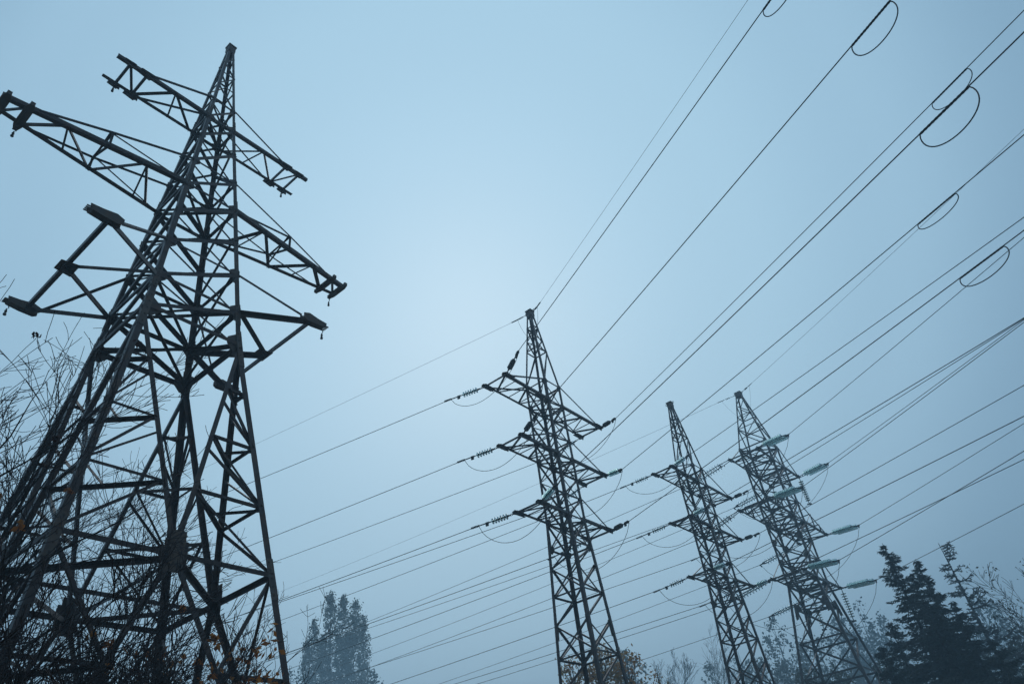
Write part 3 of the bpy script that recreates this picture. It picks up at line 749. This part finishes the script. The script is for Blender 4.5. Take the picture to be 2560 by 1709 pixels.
def leafy_tree(name, az, dist, label, lobes, leaves, size, lm, clumps, csize, group='trees in the fog', trunk_r=.2, bark='pbark', seed=1, limbs=True, K=1.0):
    """lobes: (x, y, zbottom, ztop, radius) in metres; leaf clumps fill each lobe with gaps between"""
    rng = random.Random(seed); root = empty(name, polar(az, dist * K), -math.radians(az), label, 'tree', group)
    lobes = [(x * K, y * K, z0 * K - 1.6 * (K - 1), z1 * K - 1.6 * (K - 1), r * K) for x, y, z0, z1, r in lobes]; size *= K; csize *= K; trunk_r *= K
    tr = MB(); cr = MB(); tot = sum((l[3] - l[2]) * l[4] ** 1.3 for l in lobes)
    zt = max(l[3] for l in lobes)
    x0 = lobes[0][0]; tr.tube([V((0, 0, -.1)), V((x0 * .3, 0, lobes[0][2])), V((x0, lobes[0][1], lerp(lobes[0][2], lobes[0][3], .95)))], [trunk_r, trunk_r * .8, .03], 7)
    for x, y, z0, z1, r in lobes:
        if limbs: tr.tube([V((x0 * .2, 0, max(.5, z0 * .5))), V((lerp(x0, x, .8), y * .8, z0 + .5)), V((x, y, lerp(z0, z1, .93)))], [trunk_r * .6, trunk_r * .45, .02], 5)
        share = (z1 - z0) * r ** 1.3 / tot; nc = max(2, int(clumps * share)); nl = int(leaves * share / nc)
        for k in range(nc):
            t = rng.random(); prof = math.sqrt(max(0, 1 - abs(2 * t - 1) ** 3.2)) if t > .5 else .97; rr = r * prof * math.sqrt(rng.random()) ; an = rng.uniform(0, 2 * math.pi)
            c = V((x + rr * math.cos(an), y + rr * math.sin(an), lerp(z0, z1, t)))
            if limbs and k % 3 == 0: tr.tube([V((x, y, max(z0, c.z - r * .9))), c], [.045 * K, .015 * K], 3, cap=False)
            cs = csize * rng.uniform(.6, 1.25)
            for q in range(nl):
                g_ = V((rng.gauss(0, .5), rng.gauss(0, .5), rng.gauss(0, .6))) * cs; a = rvec(rng); b = a.cross(rvec(rng)).normalized(); s_ = size * rng.uniform(.6, 1.3)
                cr.leaf(c + g_, a * s_, b * s_ * .6)
    tr.build('trunk', M[bark], root); cr.build('crown', M[lm], root); return root
# hazy poplar group right of the left pylon
hp = htop(18.7, 88)
leafy_tree('poplar_tree', -16.5, 88, 'tall hazy poplar with several upright plumes right of the left pylon',
           [(-.7, 0, 3, hp - .2, 1.25), (.75, .5, 5, hp - .5, 1.0), (2.15, 0, 4, hp - 1.3, 1.15), (-2.45, .4, 3, hp - 3.0, .95), (3.1, .6, 3, hp - 2.9, .85), (-1.4, -1, 2, hp - 5, 1.1), (1.2, -1, 2, hp - 5, 1.3), (-3.2, 0, 1.5, hp - 5.4, .8)],
           60000, .13, 'poplar', 3000, .38, trunk_r=.3, seed=5, K=3.0)
leafy_tree('poplar_tree', -14.2, 84, 'small rounded hazy tree at the foot of the tall poplar', [(0, 0, 6, htop(13.3, 84), 1.9), (1, 0, 5, htop(12.6, 84), 1.3)], 2600, .18, 'hazel', 130, .55, seed=6, K=2.0)
leafy_tree('poplar_tree', -19.6, 84, 'low hazy tree left of the tall poplar behind bare saplings', [(0, 0, 6, htop(13.6, 84), 1.4)], 1500, .18, 'hazel', 90, .55, seed=61, K=2.0)
# autumn tree behind the middle pylon
d = 50
leafy_tree('autumn_tree', 3.0, d, 'orange leaved autumn tree behind the foot of the middle pylon', [(0, 0, 7, htop(12.8, d), 1.6), (-1.9, 0, 6.5, htop(12.3, d), 1.3), (1.7, .3, 6.5, htop(12.3, d), 1.4), (.1, .5, 6, htop(11.9, d), 2.6)], 7500, .10, 'orange', 420, .35, group='autumn trees', seed=7, bark='bark')
leafy_tree('autumn_tree', 4.6, 66, 'hazy green tree behind the orange autumn tree', [(0, 0, 8, htop(12.3, 66), 1.3), (.8, 0, 8, htop(11.9, 66), 1.1)], 1800, .15, 'hazel', 110, .45, seed=8, K=2.0)
leafy_tree('autumn_tree', 6.9, 54, 'small yellowing treetop right of the orange autumn tree', [(0, 0, 7, htop(10.9, 54), .9)], 420, .10, 'orange', 60, .35, group='autumn trees', seed=9, bark='bark')
# fog trees behind the two right-hand pylons
FOG = [
 (15.8, 86, [(0, 0, 9, htop(12.75, 86), 1.5), (-.9, .4, 8, htop(11.6, 86), 1.6), (1.0, 0, 8, htop(10.9, 86), 1.8), (1.9, 0, 8, htop(11.7, 86), .8), (0, 0, 3, htop(9.5, 86), 2.8)], 3600, .17, 'hazel', 190, .5, 'tall thin hazy tree with clumped leaves between the second and rightmost pylons'),
 (12.9, 92, [(0, 0, 9, htop(11.4, 92), 1.3), (.8, 0, 5, htop(10.2, 92), 2.4)], 1900, .18, 'hazel', 120, .5, 'hazy tree seen behind the legs of the second pylon from the right'),
 (18.3, 80, [(0, 0, 7, htop(11.2, 80), 1.6), (-1.2, 0, 6, htop(10.6, 80), 1.5), (.9, 0, 3, htop(9.9, 80), 2.6)], 3400, .16, 'hazel', 190, .5, 'round hazy tree seen through the base of the rightmost pylon'),
 (14.1, 74, [(0, 0, 4, htop(10.1, 74), 2.4), (1.6, 0, 4, htop(9.7, 74), 1.9)], 3000, .15, 'hazel', 170, .5, 'low bushy hazy tree left of the rightmost pylon base'),
 (21.6, 96, [(0, 0, 10, htop(12.3, 96), 2.0), (-1.8, 0, 9, htop(11.6, 96), 1.6), (1.8, 0, 8, htop(11.2, 96), 2.0), (0, 0, 5, htop(10, 96), 3.4)], 5200, .19, 'needle', 250, .65, 'faint hazy pine just right of the rightmost pylon'),
 (19.9, 104, [(0, 0, 12, htop(11.6, 104), 1.8), (1.6, 0, 10, htop(11.0, 104), 1.9)], 2600, .2, 'needle', 130, .65, 'faint hazy pine behind the right leg of the rightmost pylon'),
 (28.7, 84, [(0, 0, 7, htop(10.9, 84), 1.9), (-1.7, 0, 6, htop(9.6, 84), 1.7), (1.6, 0, 6, htop(9.4, 84), 2.0)], 3600, .17, 'needle', 190, .55, 'faint hazy round tree behind the bare larch'),
 (16.9, 66, [(0, 0, 3, htop(8.9, 66), 2.6), (2.2, 0, 3, htop(8.6, 66), 2.1)], 3400, .14, 'hazel', 190, .5, 'dull brown thicket tree below the base of the rightmost pylon'),
 (10.6, 84, [(0, 0, 5, htop(10.5, 84), 1.5)], 1100, .16, 'hazel', 70, .5, 'small dim hazy treetop left of the second pylon from the right'),
 (24.4, 62, [(0, 0, 3, htop(8.2, 62), 3.0), (3.0, 0, 3, htop(7.9, 62), 2.4), (-2.6, 0, 3, htop(8.6, 62), 2.0)], 5200, .15, 'hazel', 260, .55, 'dark brown thicket tree behind the spruces'),
 (30.4, 58, [(0, 0, 2, htop(8.2, 58), 2.8), (2.4, 0, 2, htop(8.6, 58), 2.0)], 4400, .14, 'hazel', 230, .5, 'brown thicket tree in the bottom right corner behind the larch'),
]
for i, (az, d, lobes, nl, sz, lm, cl, cs, lab) in enumerate(FOG):
    leafy_tree('fog_tree', az, d, lab, lobes, nl, sz, lm, cl, cs, seed=30 + i, K=1.25 if d < 70 else 1.9)
bare_tree(9.2, 150, htop(10.4, 150), 41, 'hazy leafless broad tree left of the second pylon from the right', kids=(12, 9, 7, 3), rmin=.026, group='trees in the fog', seg=2.0, ang=(20, 45))
bare_tree(8.0, 160, htop(10.1, 160), 42, 'hazy leafless tree with fanned twigs at the bottom, between middle and second pylons', kids=(12, 9, 7, 3), rmin=.028, group='trees in the fog', seg=2.0, ang=(20, 45))
bare_tree(33.4, 62, htop(11.0, 62), 43, 'thin leafed bare tree cut by the right edge of the view', leaves=800, lmat='hazel', lsize=.11, lclump=.6, kids=(11, 8, 6, 2), rmin=.014, group='trees at the right', seg=1.0, ang=(20, 45))
bare_tree(32.6, 34, htop(8.2, 34), 44, 'low bare tree under the larch in the bottom right corner', leaves=300, lmat='hazel', lsize=.07, lclump=.4, kids=(11, 8, 6, 2), rmin=.008, group='trees at the right', seg=.6)

def spruce(az, dist, h, r, label, seed, dens=1.0, bottom=.06):
    rng = random.Random(seed); root = empty('spruce_tree', polar(az, dist), 0, label, 'tree', 'dark spruces at the right')
    tr = MB(); tr.tube([V((0, 0, -.1)), V((.1, 0, h * .5)), V((0, .05, h))], [h * .016, h * .009, .012], 7); cr = MB(); br = tr
    nl = int(h * 4.2)
    for i in range(nl):
        t = bottom + (1 - bottom) * (i + rng.random()) / nl; z = h * t; R0 = r * (1 - t) ** .72 + .10
        for k in range(int(5 + 3 * (1 - t))):
            an = rng.uniform(0, 2 * math.pi); o = V((math.cos(an), math.sin(an), 0)); L = R0 * rng.choice((.45, .7, .85, 1.0, 1.1, 1.3)) * rng.uniform(.75, 1.1); z = max(.4, min(h * .985, h * t + rng.uniform(-.7, .6) * (1.1 - t))); dr = rng.uniform(.05, .42) * (1 - t * .9)
            P = lambda s: V((0, 0, z)) + o * (L * s) + Z * (-dr * L * s * 1.3 + .5 * L * dr * s * s + (.28 * L * s if t > .8 else 0))
            br.tube([P(0), P(.5), P(1)], [.02, .012, .005], 3, cap=False)
            n = max(6, int(L * 46 * dens))
            for q in range(n):
                s = (q + rng.random()) / n; c = P(s); sd = o.cross(Z); w = (1 - s * .55) * L * .34 * rng.uniform(-1, 1)
                d_ = (o * .7 + sd * w * 2 + Z * rng.uniform(-.8, .35)).normalized(); sz = rng.uniform(.09, .19)
                cr.leaf(c + sd * w - Z * rng.uniform(0, .12), d_ * sz, d_.cross(rvec(rng)).normalized() * sz * .24)
    tr.build('trunk', M['bark'], root); cr.build('crown', M['needle'], root); return root
spruce(24.9, 50, htop(15.7, 50), 2.9, 'tallest dark spruce of the group right of the rightmost pylon', 51)
spruce(26.45, 52, htop(14.2, 52), 2.7, 'second tallest spruce, just right of the tallest one', 52)
spruce(25.75, 48, htop(13.3, 48), 2.4, 'dark spruce squeezed in front of the two tallest spruces', 53)
spruce(27.35, 49, htop(11.2, 49), 1.9, 'short spruce at the right end of the group, left of the larch', 54)
spruce(23.2, 54, htop(10.9, 54), 2.9, 'low spreading spruce at the left end of the group', 55)
spruce(22.1, 47, htop(9.6, 47), 2.4, 'lowest spruce, close to the right leg of the rightmost pylon', 56)
spruce(28.5, 45, htop(8.6, 45), 2.4, 'low dark spruce below the bare larch', 57)

def larch(az, dist, h, label, seed):
    rng = random.Random(seed); root = empty('larch_tree', polar(az, dist), 0, label, 'tree', 'trees at the right')
    tr = MB(); tr.tube([V((0, 0, -.1)), V((.08, 0, h * .4)), V((-.05, 0, h * .8)), V((-.12, 0, h))], [.15, .10, .05, .016], 7); br = tr; tw = MB()
    for i in range(74):
        t = lerp(.2, .985, i / 73); z = h * t; an = rng.uniform(0, 2 * math.pi); o = V((math.cos(an), math.sin(an), 0)); L = lerp(2.9, .45, ((t - .2) / .8) ** .85) * rng.uniform(.6, 1.05)
        dr = rng.uniform(-.02, .16); P = lambda s: V((-.05 * t, 0, z)) + o * L * s + Z * (-dr * L * s + .30 * L * s ** 3)
        br.tube([P(s / 6) for s in range(7)], [.036 * (1 - s / 7.5) + .012 for s in range(7)], 4, cap=False)
        for q in range(int(L * 11)):
            s = rng.uniform(.15, 1); sd = o.cross(Z) * rng.choice((-1, 1)); d_ = (o * .75 + sd * .7 + Z * rng.uniform(-.5, .35)).normalized(); l_ = rng.uniform(.12, .5) * (1.15 - s * .6)
            p = P(s); tw.tube([p, p + d_ * l_ * .5, p + d_ * l_ + Z * rng.uniform(-.05, .08)], [.024, .021, .017], 3, cap=False)
            for e in range(3): tw.tube([p + d_ * l_ * (.3 + .2 * e), p + d_ * l_ * (.3 + .2 * e) + rvec(rng) * .12], [.020, .017], 3, cap=False)
    tr.build('trunk', M['bark'], root); tw.build('twigs', M['bark'], root); return root
lt = larch(28.35, 45, htop(14.7, 72) / 1.6, 'bare larch with level branches and a leaning dark trunk at the right', 71)
lt.location = polar(28.35, 72); lt.scale = (1.6, 1.6, 1.6)

# ------------------------------------------------------------------ the fog
hz = MB(); hz.box(V((0, 120, 21.5)), X * 300, Y * 250, Z * 22.7)
ho = hz.build('haze', bpy.data.materials.new('fog_air')); ho['kind'] = 'stuff'; ho.display_type = 'WIRE'
hm = ho.data.materials[0]; hm.use_nodes = True; ht = hm.node_tree
for n in list(ht.nodes): ht.nodes.remove(n)
hout = ht.nodes.new('ShaderNodeOutputMaterial'); pv = ht.nodes.new('ShaderNodeVolumePrincipled')
pv.inputs['Color'].default_value = (.58, .82, .97, 1); pv.inputs['Density'].default_value = .0043; pv.inputs['Anisotropy'].default_value = .2
ht.links.new(pv.outputs[0], hout.inputs['Volume'])
